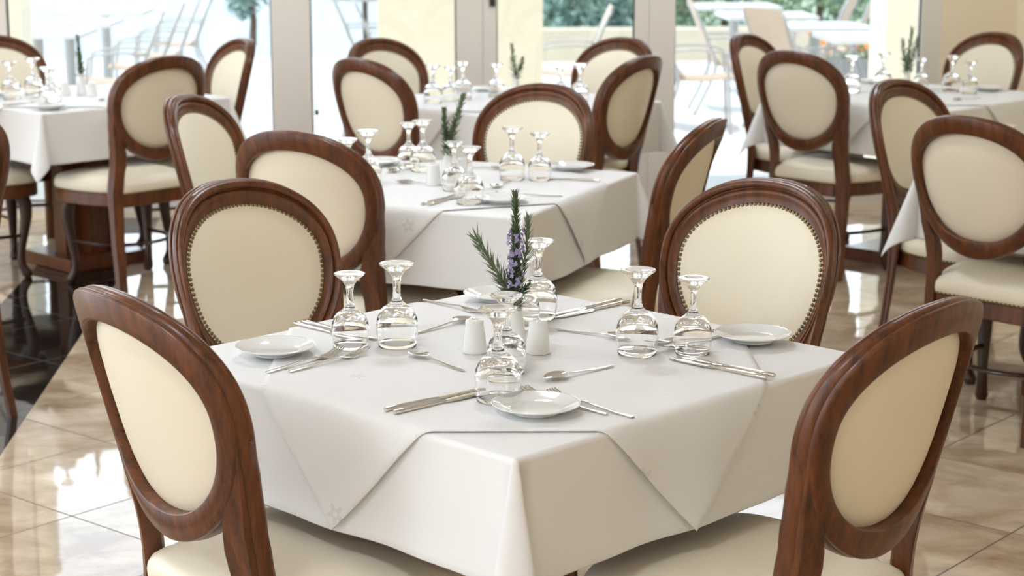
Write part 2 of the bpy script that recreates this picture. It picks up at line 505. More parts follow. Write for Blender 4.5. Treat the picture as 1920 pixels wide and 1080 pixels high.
    q = MB(); q.loft([so(s, z) for s, z in ((.965, .356), (.985, .360), (.985, .409), (.97, .413))])
    q.build('seat_rail', WOOD, root, angle=40)
    q = MB(); q.loft([so(s, z) for s, z in ((.96, .4125), (.985, .4135), (1.0, .422), (1.005, .435), (.995, .449), (.965, .461), (.90, .471), (.78, .479), (.6, .4845), (.35, .4875), (.1, .4885))])
    st = q.build('seat', LEATHER, root, angle=60)
    pts = resample([p.copy() for p in so(.992, .4145)], 110)
    nr = []
    for i, p in enumerate(pts):
        t = pts[(i + 1) % len(pts)] - pts[i - 1]; n = Vector((t.y, -t.x, 0))
        if n.dot(p - Vector((0, cy, p.z))) < 0: n = -n
        nr.append(n)
    nails(pts, nr, .0046, 'nail_trim', st)
    # cabriole front legs
    for sg in (1, -1):
        q = MB()
        pth = [(.192, .348, .372), (.202, .364, .33), (.204, .367, .27), (.197, .356, .19), (.190, .344, .11), (.190, .346, .055), (.199, .361, .018), (.201, .364, .0)]
        rad = [.030, .0295, .026, .0205, .0165, .0175, .022, .016]
        sp = spline(pth, 4); rr = []
        for i in range(len(sp)):
            f = i / 4; a = int(min(f, len(rad) - 2)); rr.append(rad[a] + (rad[a + 1] - rad[a]) * (f - a))
        q.tube([(p.x * sg, p.y, p.z) for p in sp], rr, 12)
        q.build('leg', WOOD_DK, root, angle=60)
    # bowed stretcher
    q = MB()
    q.tube(spline([(.196, .352, .185), (.190, .27, .185), (.168, .17, .185), (.115, .095, .185), (0, .062, .185), (-.115, .095, .185), (-.168, .17, .185), (-.190, .27, .185), (-.196, .352, .185)], 5), .0125, 8, .62)
    q.build('stretcher', WOOD_DK, root, angle=60)
    return root

chair0 = chair_prototype(); reg(chair0)
_first = [True]
def chair(x, y, yaw, label, group):
    o = chair0 if _first[0] else copy_tree(chair0); _first[0] = False
    o.location = (x, y, 0); o.rotation_euler = (0, 0, radians(yaw))
    tag(o, label, 'chair', group); return o

G1 = 'dining chairs around the near table'
chair(-.552, 2.968, -51.5, 'walnut chair showing its back at the lower left of the near table', G1)
chair(-.547, 4.025, -130, 'nail-trimmed cream dining chair facing out behind the plate at the near table\'s left corner', G1)
chair(.508, 4.030, 135.5, 'nail-trimmed cream dining chair facing out behind the plate at the near table\'s right corner', G1)
chair(.582, 2.885, 49, 'dark walnut chair showing its back at the lower right of the near table', G1)
G2 = 'dining chairs around the middle table'
chair(-.554, 5.120, -27.8, 'walnut chair with honey-toned back panel, seen from behind at the front of the middle table', G2)
chair(.056, 6.270, 146.5, 'wide nail-trimmed chair facing us behind two upturned glasses on the middle table', G2)
chair(-.956, 5.946, -105.7, 'nail-trimmed chair turned sideways at the left end of the middle table', G2)
chair(.474, 5.346, 69.8, 'chair turned sideways at the right end of the middle table, pale seat under the cloth', G2)
G3 = 'dining chairs around the left window table'
chair(-1.480, 7.650, 47.2, 'rear-view chair with whole seat in view beside the black floor band', G3)
chair(-1.333, 8.524, 119.3, 'narrow oblique chair back against the bright left window beside the white mullion', G3)
chair(-2.372, 8.677, -136, 'chair back cut by the left picture edge behind upturned glasses', G3)
chair(-2.50, 7.76, -46, 'chair showing only its front legs under the left window table', G3)
G4 = 'dining chairs around the right window table'
chair(1.258, 7.930, -46.4, 'rear-view chair with seat in view at the near side of the right window table', G4)
chair(1.195, 8.81, -123, 'chair back half hidden behind the rear-view chair at the right window table', G4)
chair(2.244, 8.917, 122.9, 'chair against the bare cream wall at the far end of the right window table', G4)
G5 = 'dining chairs around the rear centre table'
chair(-.54, 7.525, -44.9, 'rear-view chair with cream panel left of the rosemary on the middle table', G5)
chair(.451, 7.642, 58, 'oblique rear-view chair just right of the wide nail-trimmed middle chair', G5)
chair(-.55, 8.50, -133.6, 'reddish-lit chair facing us by the cream column, behind the rear-view chair', G5)
chair(.444, 8.549, 135.5, 'reddish-lit chair facing us in front of the garden window, left of the white mullion', G5)
G6 = 'dining chairs around the right-hand side table'
chair(1.422, 6.439, -134, 'dark nail-trimmed chair facing in at the hanging cloth corner of the right-hand side table', G6)
chair(1.405, 5.455, -47, 'large rear-view chair with a long straight back leg at the right picture edge', G6)
chair(-1.729, 5.50, 47, 'dark chair cut off at the left picture edge below the left window table', 'dining chairs of the table beyond the left edge')

# ------------------------------------------------------------------ tables and cloths
TS, TZ, DROP = .935, .745, .22
HS = TS / 2
def drape(p, q, off, folds=0., seed=0., fl0=.34):
    """cloth point (p,q) in table coordinates -> hanging position; off = distance outside the base surface"""
    h = HS; R = .010 + off
    def edge(a):
        """distance past the rim -> (outward, down)"""
        if a <= 0: return 0., 0.
        L = R * pi / 2
        if a < L:
            th = a / R; return R * sin(th) - (R - 0) * 0, R * (1 - cos(th))
        return R, R + (a - L)
    ap, aq = abs(p) - h, abs(q) - h
    sp, sq = math.copysign(1, p), math.copysign(1, q)
    z0 = TZ + off
    if ap <= 0 and aq <= 0: return Vector((p, q, z0))
    if ap > 0 and aq > 0:
        r = sqrt(ap*ap + aq*aq); phi = atan2(aq, ap)
        o, dn = edge(r)
        flare = fl0 * r * sin(2 * phi) ** 1.3
        # fold bulges along the diagonal with a slight swing
        bx = h + o * cos(phi) + flare * .72 + .10 * r * sin(4 * phi)
        by = h + o * sin(phi) + flare * .70 - .10 * r * sin(4 * phi)
        dn2 = dn * (1 - .10 * sin(2 * phi) ** 2)
        return Vector((sp * bx, sq * by, z0 - dn2))
    a = ap if ap > 0 else aq
    o, dn = edge(a); s = q if ap > 0 else p
    fl = 0.
    if folds and dn > 0:
        k = dn / DROP
        fl = folds * k * (sin(s * 13 + seed) * .6 + sin(s * 29 + seed * 2.3) * .3 + .45)
        cw = max(0, (abs(s) - h * .72) / (h * .28))
        fl *= (1 - cw * cw)
    if ap > 0: return Vector((sp * (h + o + fl), q, z0 - dn))
    return Vector((p, sq * (h + o + fl), z0 - dn))

def grid_cloth(px, qx, fn, thick=.0016, uvs=None):
    b = MB(); n, k = len(px), len(qx)
    top = [fn(p, q, thick) for p in px for q in qx]
    bot = [fn(p, q, 0.) for p in px for q in qx]
    fs = []
    for i in range(n - 1):
        for j in range(k - 1):
            a = i*k + j; fs.append((a, a+1, a+k+1, a+k))
    o = n*k
    fs += [tuple(v + o for v in reversed(f)) for f in fs]
    rim = [i*k for i in range(n)] + [(n-1)*k + j for j in range(1, k)] + [i*k + k-1 for i in range(n-2, -1, -1)] + [j for j in range(k-2, 0, -1)]
    for a, c in zip(rim, rim[1:] + rim[:1]): fs.append((a, c, c + o, a + o))
    b.add(top + bot, fs)
    b.uv = [(p, q) for p in px for q in qx] * 2
    return b

def samples(h, ext, nf=16, nr=7, nd=16):
    """positions across a cloth: flat, tight round the rim, then the drop"""
    R = .012 * pi / 2
    s = [h * i / nf for i in range(nf)] + [h + R * i / nr for i in range(nr)] + [h + R + (ext - R) * i / nd for i in range(nd + 1)]
    return [-x for x in reversed(s[1:])] + s

def table(x, y, yaw, tlabel, clabel, plabel, seed, topper=(-.46, .53, -.46, .50), fl0=.34, br=.21):
    t = empty('dining_table', (x, y, 0), radians(yaw)); tag(t, tlabel, 'table', 'square pedestal dining tables')
    b = MB(); b.box((-HS + .008, -HS + .008, .708), (HS - .008, HS - .008, TZ - .0035)); b.build('tabletop', WOOD_T, t, smooth=False)
    b = MB(); b.box((-.34, -.34, .645), (.34, .34, .708)); b.build('apron', WOOD_T, t, smooth=False)
    b = MB(); b.box((-.13, -.045, .055), (.13, .045, .645)); b.box((-.045, -.11, .055), (.045, .11, .645)); b.build('pedestal', WOOD_T, t, smooth=False)
    b = MB(); rings = []
    for s, z in ((br - .005, 0), (br, .004), (br, .050), (br - .007, .056)):
        rings.append([Vector((s*i, s*j, z)) for i, j in ((-1,-1),(1,-1),(1,1),(-1,1))])
    b.loft(rings); b.build('base', WOOD_T, t, smooth=False)
    xs = samples(HS, DROP)
    c = grid_cloth(xs, xs, lambda p, q, o: drape(p, q, o - .002, .010, seed, fl0))
    c = c.build('tablecloth', CLOTH, None, angle=180, uv=c.uv); c.location = (x, y, 0); c.rotation_euler = (0, 0, radians(yaw))
    tag(c, clabel, 'tablecloth', 'white tablecloths to the table rim')
    # square topper set diagonally over the cloth; its corners hang at the middle of each side
    x0, x1, y0, y1 = topper; n = 84
    a = radians(45)
    def tp(u, v, o):
        p = u * cos(a) + v * sin(a); q = -u * sin(a) + v * cos(a)
        w = drape(p, q, .0030 + o, .010, seed)
        # hanging tips stand a little off the cloth below
        d = max(0, TZ - w.z)
        if d > .012:
            if abs(p) > abs(q): w.x += math.copysign(.0065 * min(1, d / .05), p)
            else: w.y += math.copysign(.0065 * min(1, d / .05), q)
        return w
    us = [x0 + (x1 - x0) * i / n for i in range(n + 1)]; vs = [y0 + (y1 - y0) * i / n for i in range(n + 1)]
    g = grid_cloth(us, vs, tp, .0013)
    g = g.build('table_topper', CLOTH2, None, angle=180, uv=g.uv); g.location = (x, y, 0); g.rotation_euler = (0, 0, radians(yaw))
    tag(g, plabel, 'tablecloth', 'white toppers laid diagonally')
    return t

T1 = (0, 3.414, 45.4); T2 = (-.222, 5.62, -23.); T3 = (-1.93, 8.24, 45.); T4 = (1.80, 8.31, 45.); T5 = (-.02, 8.06, 45.); T6 = (1.97, 5.88, 45.)
table(*T1, 'wooden pedestal table under the cloth of the near place settings', 'white cotton cloth draped over the near table', 'white flower-patterned topper laid over the near table', 1.2, topper=(-.446, .454, -.528, .46), fl0=.13)
table(*T2, 'wooden table hidden under the cloth of the middle table', 'white cotton cloth draped over the middle table', 'white topper over the middle table, its creased flaps hanging in front', 3.0, topper=(-.47, .50, -.50, .47), br=.175)
table(*T3, 'reddish wooden table with square base and pedestal on the black floor band', 'white cloth with a hanging corner on the left window table', 'white topper on the left window table', .4)
table(*T4, 'wooden table behind the rear-view chair at the right window', 'white cloth over the right window table by the cream wall', 'white topper on the right window table', 2.2)
table(*T5, 'wooden table hidden under cloth in front of the cream column', 'white cloth over the rear centre table in front of the cream column', 'white topper on the rear centre table', 5.0)
table(*T6, 'wooden table mostly hidden behind the large rear-view chair at the right edge', 'white cloth hanging in a fold beside the large rear-view chair', 'white topper on the right-hand side table', .9)
TT = TZ + .0046          # resting height on the topper

# ------------------------------------------------------------------ tableware
def glass_mesh(sc, name):
    H = .163
    # outer profile, rim at z=0 (inverted glass), foot on top
    outer = [(.0365, 0), (.0385, .012), (.0402, .028), (.0405, .042), (.0385, .056), (.0335, .068), (.026, .0765), (.0175, .0825), (.0112, .0885),
             (.0082, .096), (.0072, .106), (.0070, .118), (.0078, .128), (.0100, .1365), (.0150, .1445), (.0230, .1520), (.0310, .1575), (.0335, .1605), (.0330, .1626), (.030, .163), (.015, .1615), (0, .161)]
    inner = [(0, .0700), (.010, .0693), (.020, .0668), (.0290, .0610), (.0358, .0515), (.0395, .041), (.0394, .028), (.0378, .012), (.0358, 0), (.0362, -.0002)]
    b = MB(); b.lathe([(r * sc, z * sc) for r, z in inner + outer], 48)
    o = b.build(name, GLASS, None, angle=180); return o
GB = glass_mesh(1.0, 'wine_glass'); GS = glass_mesh(.895, 'wine_glass')
_g = {'B': True, 'S': True}
def glass(x, y, size, label, group, z=TT, s=1.):
    p = GB if size == 'B' else GS
    o = p if _g[size] else p.copy()
    if not _g[size]: COL.objects.link(o)
    _g[size] = False
    o.location = (x, y, z + .0006); o.rotation_euler = (0, 0, random.random() * 6)
    return tag(o, label, 'glass', group)

b = MB(); b.lathe([(0, .0035), (.036, .0035), (.042, .0038), (.050, .0070), (.060, .0112), (.072, .0150), (.0752, .0170), (.0755, .0180), (.0745, .0188), (.071, .0176), (.060, .0142), (.0500, .0105), (.0445, .0082), (.041, .0078), (0, .0074)], 64)
b.lathe([(.036, .0005), (.0375, 0), (.039, .0005), (.0395, .004), (.0355, .004), (.036, .0005)], 64)
PL = b.build('side_plate', PORC, None, angle=60)
_p = [True]
def plate(x, y, label, group, z=TT, s=1.):
    o = PL if _p[0] else PL.copy()
    if not _p[0]: COL.objects.link(o)
    _p[0] = False
    o.location = (x, y, z); o.scale = (s, s, s); return tag(o, label, 'plate', group)

# shaker and vase
def shaker():
    b = MB(); b.lathe([(0, 0), (.0215, 0), (.0232, .0015), (.0236, .005), (.0234, .010), (.0222, .020), (.0205, .034), (.0185, .048), (.0175, .055), (.0178, .0575), (.0176, .061), (.0160, .0635), (.008, .0650), (0, .0652)], 40)
    o = b.build('shaker', PORC, None, angle=60)
    h = MB()
    for i in range(3):
        a = 2 * pi * i / 3
        h.lathe([(0, 0), (.0014, 0), (.0014, .0004), (0, .0004)], 8, Matrix.Translation((.005*cos(a), .005*sin(a), .0649)))
    c = h.build('holes', GASKET, o); return o
SH = shaker()
b = MB(); b.lathe([(0, 0), (.0175, 0), (.0195, .002), (.0205, .010), (.0210, .020), (.0200, .036), (.0170, .054), (.0135, .070), (.0118, .082), (.0118, .090), (.0130, .0965), (.0128, .0985), (.0115, .0980), (.0100, .090), (.0102, .080), (.014, .055), (.0165, .035), (.017, .012), (0, .008)], 40)
VA = b.build('bud_vase', PORC, None, angle=60)
reg(SH)
_c = {}
def put(proto, key, x, y, z, rz, label, cat, group):
    if key not in _c: o = proto; _c[key] = 1
    else: o = copy_tree(proto)
    o.location = (x, y, z); o.rotation_euler = (0, 0, rz)
    return tag(o, label, cat, group)

# cutlery: lengthwise strip with curved cross-section; handle end at x=0, working end at +x
def strip(b, st, nx=8):
    """st: list of (x, halfwidth, zmid, thick, dish)"""
    rings = []
    for x, w, z, t, d in st:
        up = []; dn = []
        for i in range(nx + 1):
            s = -1 + 2 * i / nx
            zz = z + d * (s * s - .0)
            rnd = t * .5 * sqrt(max(.08, 1 - s * s * .9))
            up.append(Vector((x, w * s, zz + rnd))); dn.append(Vector((x, w * s, zz - rnd)))
        rings.append(up + dn[::-1])
    b.loft(rings)
def knife():
    b = MB()
    strip(b, [(0, .0038, .0042, .0070, 0), (.002, .0048, .0042, .0082, 0), (.03, .0050, .0042, .0080, 0), (.075, .0043, .0040, .0068, 0), (.105, .0037, .0036, .0058, 0), (.115, .0040, .0034, .0042, 0)], 10)
    h = b.build('dinner_knife', STEEL, None, angle=50)
    b = MB()
    strip(b, [(.112, .0036, .0034, .0034, 0), (.120, .0085, .0032, .0020, 0), (.135, .0098, .0031, .0018, 0), (.17, .0100, .0031, .0017, 0), (.20, .0092, .0031, .0015, 0), (.217, .0062, .0031, .0013, 0), (.224, .0012, .0031, .0010, 0)], 6)
    b.build('blade', STEEL, h, angle=50); return h
def fork():
    b = MB()
    strip(b, [(0, .0036, .0026, .0024, 0), (.003, .0046, .0026, .0032, 0), (.04, .0044, .0030, .0034, 0), (.09, .0032, .0055, .0032, 0), (.112, .0030, .0070, .0030, 0), (.125, .0050, .0058, .0024, .0004), (.136, .0098, .0034, .0018, .0012), (.148, .0115, .0022, .0016, .0014)], 6)
    h = b.build('dinner_fork', STEEL, None, angle=50)
    b = MB()
    for k in range(4):
        y0 = -.0096 + .0064 * k
        rings = []
        for x, z, w in ((.146, .0030, .0026), (.158, .0032, .0022), (.172, .0058, .0019), (.186, .0100, .0015), (.196, .0138, .0008)):
            yy = y0 * (1 - .05 * (x - .146) / .05); t = .0009
            rings.append([Vector((x, yy - w, z - t)), Vector((x, yy + w, z - t)), Vector((x, yy + w, z + t)), Vector((x, yy - w, z + t))])
        b.loft(rings)
    b.build('tines', STEEL, h, angle=30); return h
def spoon():
    b = MB()
    strip(b, [(0, .0034, .0024, .0022, 0), (.003, .0043, .0024, .0030, 0), (.04, .0040, .0028, .0030, 0), (.085, .0029, .0052, .0028, 0), (.108, .0027, .0068, .0028, 0), (.116, .0040, .0062, .0024, .0003)], 8)
    h = b.build('dessert_spoon', STEEL, None, angle=50)
    b = MB(); st = []
    n = 14
    for i in range(n + 1):
        f = i / n; x = .114 + .054 * f
        w = .0185 * (sin(pi * min(.995, max(.06, f)) ** .85)) ** .6
        dish = .0058 * (w / .0185)
        z = .0062 * (1 - f) ** 2 + .0012 + .0048 * f * f - 0
        st.append((x, max(w, .002), z, .0016, dish))
    strip(b, st, 10); b.build('bowl', STEEL, h, angle=70); return h
KN, FK, SPN = knife(), fork(), spoon()
reg(None)
def cut(proto, key, name_cat, hx, hy, tx, ty, label, group, z=TT):
    a = atan2(ty - hy, tx - hx)
    return put(proto, key, hx, hy, z, a, label, name_cat, group)
def K(h, t, label, group): return cut(KN, 'k', 'knife', *h, *t, label, group)
def FO(h, t, label, group): return cut(FK, 'f', 'fork', *h, *t, label, group)
def SP(h, t, label, group):     # given bowl end first
    return cut(SPN, 's', 'spoon', *t, *h, label, group)

# rosemary sprigs
def sprig(pts, label, group, leafmat=LEAF, nl=90, ll=.019, lw=.0021, flowers=0, spread=.55, cat='sprig', top_short=.6, fl_range=(.25, .8), fl_r=.011, seed=1):
    rnd = random.Random(seed)
    path = spline(pts, 8)
    base = path[0]
    loc = [p - base for p in path]
    q = MB(); q.tube(loc, [.0014 - .0009 * i / len(loc) for i in range(len(loc))], 6)
    st = q.build('rosemary_sprig', STEM, None, angle=180); st.location = base
    q = MB()
    def frame(f):
        i = min(len(loc) - 2, int(f * (len(loc) - 1))); t = f * (len(loc) - 1) - i
        p = loc[i].lerp(loc[i + 1], t); d = (loc[i + 1] - loc[i]).normalized(); return p, d
    for k in range(nl):
        f = .12 + .88 * (k + rnd.random()) / nl
        p, d = frame(min(f, .999))
        a = k * 2.4 + rnd.random() * .8
        sd = d.orthogonal().normalized(); w = Matrix.Rotation(a, 3, d) @ sd
        L = ll * (1 - (1 - top_short) * f) * rnd.uniform(.7, 1.15)
        tilt = spread * (1 - .45 * f) * rnd.uniform(.7, 1.3)
        dr = (d * cos(tilt) + w * sin(tilt)).normalized(); n = dr.cross(w).normalized()
        if n.length < .5: continue
        up = dr.cross(n)
        a0 = p; a1 = p + dr * L * .45 + up * .0; a2 = p + dr * L * 1.0 - w * L * .08
        h = lw * rnd.uniform(.8, 1.2)
        v = [a0, a1 + n * h + up * h * .35, a1 - n * h + up * h * .35, a1 - up * h * .25, a2]
        q.add(v, [(0, 1, 3), (0, 3, 2), (1, 4, 3), (3, 4, 2), (0, 2, 1), (1, 2, 4)])
    o = q.build('leaves', leafmat, st, smooth=False); o['kind'] = 'stuff'
    if flowers:
        q = MB()
        for k in range(flowers):
            f = rnd.uniform(*fl_range); p, d = frame(f)
            a = rnd.random() * 6.28; sd = Matrix.Rotation(a, 3, d) @ d.orthogonal().normalized()
            c = p + sd * fl_r * rnd.uniform(.6, 1.25) + d * rnd.uniform(-.003, .003)
            ax = (sd + Vector((rnd.uniform(-.5, .5), rnd.uniform(-.5, .5), rnd.uniform(-.2, .6)))).normalized()
            t1 = ax.orthogonal().normalized(); t2 = ax.cross(t1)
            for j in range(5):
                an = 6.283 * j / 5 + a; e = t1 * cos(an) + t2 * sin(an); g = ax.cross(e)
                r = .0050 * rnd.uniform(.7, 1.2)
                q.add([c, c + e * r * .6 + g * r * .38 + ax * .0012, c + e * r + ax * .0004, c + e * r * .6 - g * r * .38 + ax * .0012, c - ax * .0012], [(0, 1, 2), (0, 2, 3), (4, 2, 1), (4, 3, 2)])
        o = q.build('flowers', FLOWER, st, smooth=False); o['kind'] = 'stuff'
    return tag(st, label, cat, group)

# ---------------- the near table
MG = 'glasses upturned on the near table'
glass(-.310, 3.458, 'S', 'smaller upturned glass over the knives at the far left of the near table', MG)
glass(-.221, 3.470, 'B', 'taller upturned glass of the far left pair on the near table', MG)
glass(.237, 3.408, 'B', 'taller upturned glass of the right-hand pair, beside the pepper and spoon on the near table', MG)
glass(.342, 3.412, 'S', 'smaller upturned glass standing next to the plate at the near table\'s right corner', MG)
glass(-.024, 3.070, 'B', 'frontmost upturned glass, touching the rim of the front plate on the near table', MG)
glass(-.010, 3.262, 'S', 'upturned glass directly in front of the near table\'s bud vase', MG)
glass(.053, 3.715, 'B', 'upturned glass whose foot shows right of the near table\'s purple flowers', MG)
glass(.020, 3.628, 'S', 'upturned glass half hidden behind the flowering rosemary on the near table', MG)
MP = 'side plates on the near table'
plate(-.448, 3.406, 'white side plate at the left corner of the near table beside two forks', MP)
plate(.470, 3.515, 'white side plate at the right corner of the near table', MP)
plate(.040, 2.995, 'white side plate at the front corner of the near table catching a reflection', MP)
plate(-.029, 3.896, 'white side plate at the back corner of the near table behind the rosemary', MP)
put(SH, 'sh', -.071, 3.418, TT, .4, 'white porcelain shaker left of the bud vase on the near table', 'shaker', 'shakers on the near table')
put(SH, 'sh', .049, 3.414, TT, 1.4, 'white porcelain shaker right of the bud vase on the near table', 'shaker', 'shakers on the near table')
put(VA, 'va', .005, 3.475, TT, 0, 'white bud vase holding the flowering rosemary on the near table', 'vase', 'bud vases')
KG, FG, SG = 'knives on the near table', 'forks on the near table', 'spoons on the near table'
K((-.213, 2.998), (-.060, 3.136), 'outer knife of the pair pointing at the front glass of the near table', KG)
K((-.197, 2.980), (-.044, 3.120), 'inner knife of the front pair, nearer the front corner of the near table', KG)
K((.4560, 3.212), (.286, 3.372), 'nearer knife of the pair left of the lower right chair', KG)
K((.4725, 3.227), (.3025, 3.387), 'knife of the right pair closer to the plate at the right corner', KG)
K((.234, 3.880), (.071, 3.722), 'upper knife of the pair at the back right edge of the near table', KG)
K((.250, 3.863), (.087, 3.705), 'lower knife of the pair at the back right edge of the near table', KG)
K((-.440, 3.655), (-.280, 3.500), 'lower knife of the pair reaching under the far left glass', KG)
K((-.424, 3.671), (-.264, 3.516), 'upper knife of the pair reaching past the far left glass', KG)
FO((-.446, 3.255), (-.318, 3.415), 'outer fork beside the left corner plate of the near table', FG)
FO((-.405, 3.262), (-.272, 3.412), 'inner fork beside the left corner plate, its tines raised toward the far left glass', FG)
FO((.201, 2.956), (.058, 3.108), 'longer-looking fork right of the front plate on the near table', FG)
FO((.158, 2.975), (.008, 3.128), 'fork tucked behind the front plate of the near table', FG)
FO((.405, 3.600), (.262, 3.468), 'fork behind the small right-hand glass, its tines to the left', FG)
FO((.420, 3.556), (.285, 3.418), 'fork seen through the small right-hand glass beside the right corner plate', FG)
FO((-.189, 3.885), (-.050, 3.742), 'fork at the back left edge of the near table, in front of the back plate', FG)
SP((-.205, 3.412), (-.087, 3.268), 'spoon lying between the far left glasses and the front knives of the near table', SG)
SP((.076, 3.212), (.186, 3.305), 'spoon lying behind the two forks of the front plate', SG)
SP((.207, 3.530), (.090, 3.607), 'spoon lying between the right shaker and the right-hand glasses', SG)
SP((-.072, 3.712), (-.190, 3.570), 'spoon pointing at the left shaker from the far left glasses', SG)
VT = TT + .092
sprig([(.005, 3.475, VT - .05), (.006, 3.474, VT + .03), (.008, 3.473, VT + .12), (.006, 3.474, VT + .203)], 'tall upright rosemary sprig in the near table\'s vase, above the purple flowers', 'rosemary in the near vase', nl=360, ll=.029, lw=.0020, spread=1.1, top_short=.62, seed=3)
sprig([(.004, 3.470, VT - .05), (.003, 3.464, VT + .02), (.007, 3.460, VT + .08), (.006, 3.460, VT + .142)], 'rosemary sprig covered in purple flowers in the near table\'s vase', 'rosemary in the near vase', nl=460, ll=.027, lw=.0017, spread=1.2, flowers=95, fl_range=(.36, .99), fl_r=.0145, seed=4)
sprig([(.000, 3.474, VT - .05), (-.004, 3.473, VT + .008), (-.026, 3.470, VT + .05), (-.068, 3.466, VT + .118)], 'pale rosemary sprig leaning left out of the near table\'s vase', 'rosemary in the near vase', leafmat=LEAF_P, nl=130, ll=.044, lw=.0026, spread=1.0, top_short=.75, seed=5)
sprig([(.008, 3.478, VT - .05), (.012, 3.482, VT + .02), (.028, 3.488, VT + .09), (.030, 3.492, VT + .150)], 'rosemary sprig behind and right of the purple flowers in the near vase', 'rosemary in the near vase', leafmat=LEAF_P, nl=150, ll=.036, lw=.0020, spread=.9, seed=6)
sprig([(.009, 3.472, VT - .05), (.013, 3.468, VT + .004), (.020, 3.462, VT + .016), (.032, 3.458, VT + .032)], 'short rosemary sprig low on the right of the near vase', 'rosemary in the near vase', nl=60, ll=.024, lw=.0017, spread=.85, seed=8)

# ---------------- the middle table
MG = 'glasses upturned on the middle table'
for x, y, s, l in ((-.492, 5.52, 'S', 'small upturned glass peeping over the honey-backed chair at the left of the middle table'),
                   (-.436, 5.585, 'B', 'upturned glass at the left end of the middle table, in front of a plate'),
                   (-.333, 5.93, 'S', 'left glass of the close pair at the back of the middle table'),
                   (-.284, 5.855, 'B', 'right glass of the close pair at the back of the middle table'),
                   (-.120, 5.20, 'B', 'frontmost upturned glass of the middle table, with a clear wide foot'),
                   (-.172, 5.45, 'S', 'upturned glass just behind the frontmost one of the middle table, by the vase'),
                   (.0, 5.67, 'B', 'left of two upturned glasses seen against the wide cream chair back'),
                   (.085, 5.66, 'S', 'right of two upturned glasses seen against the wide cream chair back')):
    glass(x, y, s, l, MG)
MP = 'side plates on the middle table'
plate(.189, 5.895, 'side plate at the right end of the middle table below the wide chair', MP)
plate(-.030, 5.225, 'side plate at the front corner of the middle table', MP)
plate(-.436, 6.00, 'side plate at the far left of the middle table behind an upturned glass', MP)
put(SH, 'sh', -.238, 5.56, TT, .3, 'single white shaker on the middle table left of its vase', 'shaker', 'shakers on the middle table')
put(SH, 'sh', -.150, 5.70, TT, .3, 'white shaker behind the middle table\'s glasses, almost hidden', 'shaker', 'shakers on the middle table')
put(VA, 'va', -.198, 5.66, TT, 0, 'white bud vase with rosemary on the middle table', 'vase', 'bud vases')
sprig([(-.198, 5.66, VT - .04), (-.198, 5.66, VT + .01), (-.205, 5.66, VT + .06), (-.208, 5.66, VT + .125)], 'left rosemary sprig in the middle table\'s vase', 'rosemary in the middle vase', nl=150, ll=.036, lw=.0036, spread=1.1, flowers=7, seed=9)
sprig([(-.196, 5.66, VT - .04), (-.192, 5.66, VT + .02), (-.172, 5.66, VT + .09), (-.150, 5.655, VT + .165)], 'taller rosemary sprig leaning right in the middle table\'s vase', 'rosemary in the middle vase', leafmat=LEAF_P, nl=130, ll=.042, lw=.004, spread=1.1, seed=10)
sprig([(-.198, 5.655, VT - .04), (-.196, 5.652, VT + .01), (-.186, 5.65, VT + .05), (-.176, 5.65, VT + .09)], 'short dense rosemary sprig between the two taller ones of the middle vase', 'rosemary in the middle vase', nl=90, ll=.030, lw=.003, spread=1.0, seed=11)
G = 'cutlery on the middle table'
K((-.256, 5.168), (-.160, 5.372), 'left knife of the pair at the front of the middle table', G)
K((-.235, 5.158), (-.139, 5.362), 'right knife of the pair at the front of the middle table', G)
K((.268, 5.622), (.066, 5.706), 'knife lying at the right end of the middle table before the plate', G)
SP((-.346, 5.600), (-.200, 5.535), 'spoon at the left front of the middle table, beside the shaker', G)
SP((-.056, 5.480), (-.006, 5.640), 'spoon behind the front plate of the middle table, bowl toward us', G)
SP((-.060, 5.890), (-.175, 5.935), 'spoon lying before the wide cream chair on the middle table', G)
FO((.148, 5.330), (-.06, 5.34), 'fork lying right of the front plate on the middle table', G)
FO((-.330, 6.02), (-.395, 5.82), 'fork beside the far left plate of the middle table', G)
SP((-.392, 5.800), (-.300, 5.94), 'spoon shining right of the left glasses on the middle table', G)

# ---------------- the left window table
MG = 'glasses upturned on the left window table'
for x, y, s, l in ((-2.19, 8.10, 'B', 'upturned glass nearest the left picture edge on the left window table'),
                   (-2.135, 8.27, 'B', 'upturned glass against the chair back on the left window table'),
                   (-1.955, 7.80, 'B', 'upturned glass just behind the front plate of the left window table'),
                   (-1.985, 8.00, 'S', 'smaller upturned glass behind the front one on the left window table')):
    glass(x, y, s, l, MG)
plate(-1.925, 7.70, 'side plate at the front corner of the left window table', 'side plates on the left window table')
plate(-2.31, 8.20, 'side plate at the left corner of the left window table', 'side plates on the left window table')
put(VA, 'va', -1.915, 8.24, TT, 0, 'white bud vase on the left window table', 'vase', 'bud vases')
put(SH, 'sh', -1.86, 8.20, TT, .2, 'white shaker right of the vase on the left window table', 'shaker', 'shakers on the left window table')
put(SH, 'sh', -1.985, 8.22, TT, .2, 'shaker left of the vase on the left window table, behind the glasses', 'shaker', 'shakers on the left window table')
sprig([(-1.915, 8.24, VT - .04), (-1.915, 8.24, VT + .02), (-1.918, 8.24, VT + .08), (-1.922, 8.24, VT + .165)], 'single thin rosemary sprig in the left window table\'s vase', 'rosemary on the window tables', nl=162, ll=.044, lw=.0036, spread=1.0, seed=12)
K((-2.13, 7.80), (-2.02, 7.99), 'knife on the left window table near the picture edge', 'cutlery on the left window table')
K((-2.151, 7.812), (-2.041, 8.002), 'second knife on the left window table, further from the plate', 'cutlery on the left window table')
SP((-1.79, 7.98), (-1.70, 8.12), 'spoon at the right of the left window table', 'cutlery on the left window table')
FO((-2.20, 8.00), (-2.07, 8.13), 'fork under the chair back on the left window table', 'cutlery on the left window table')

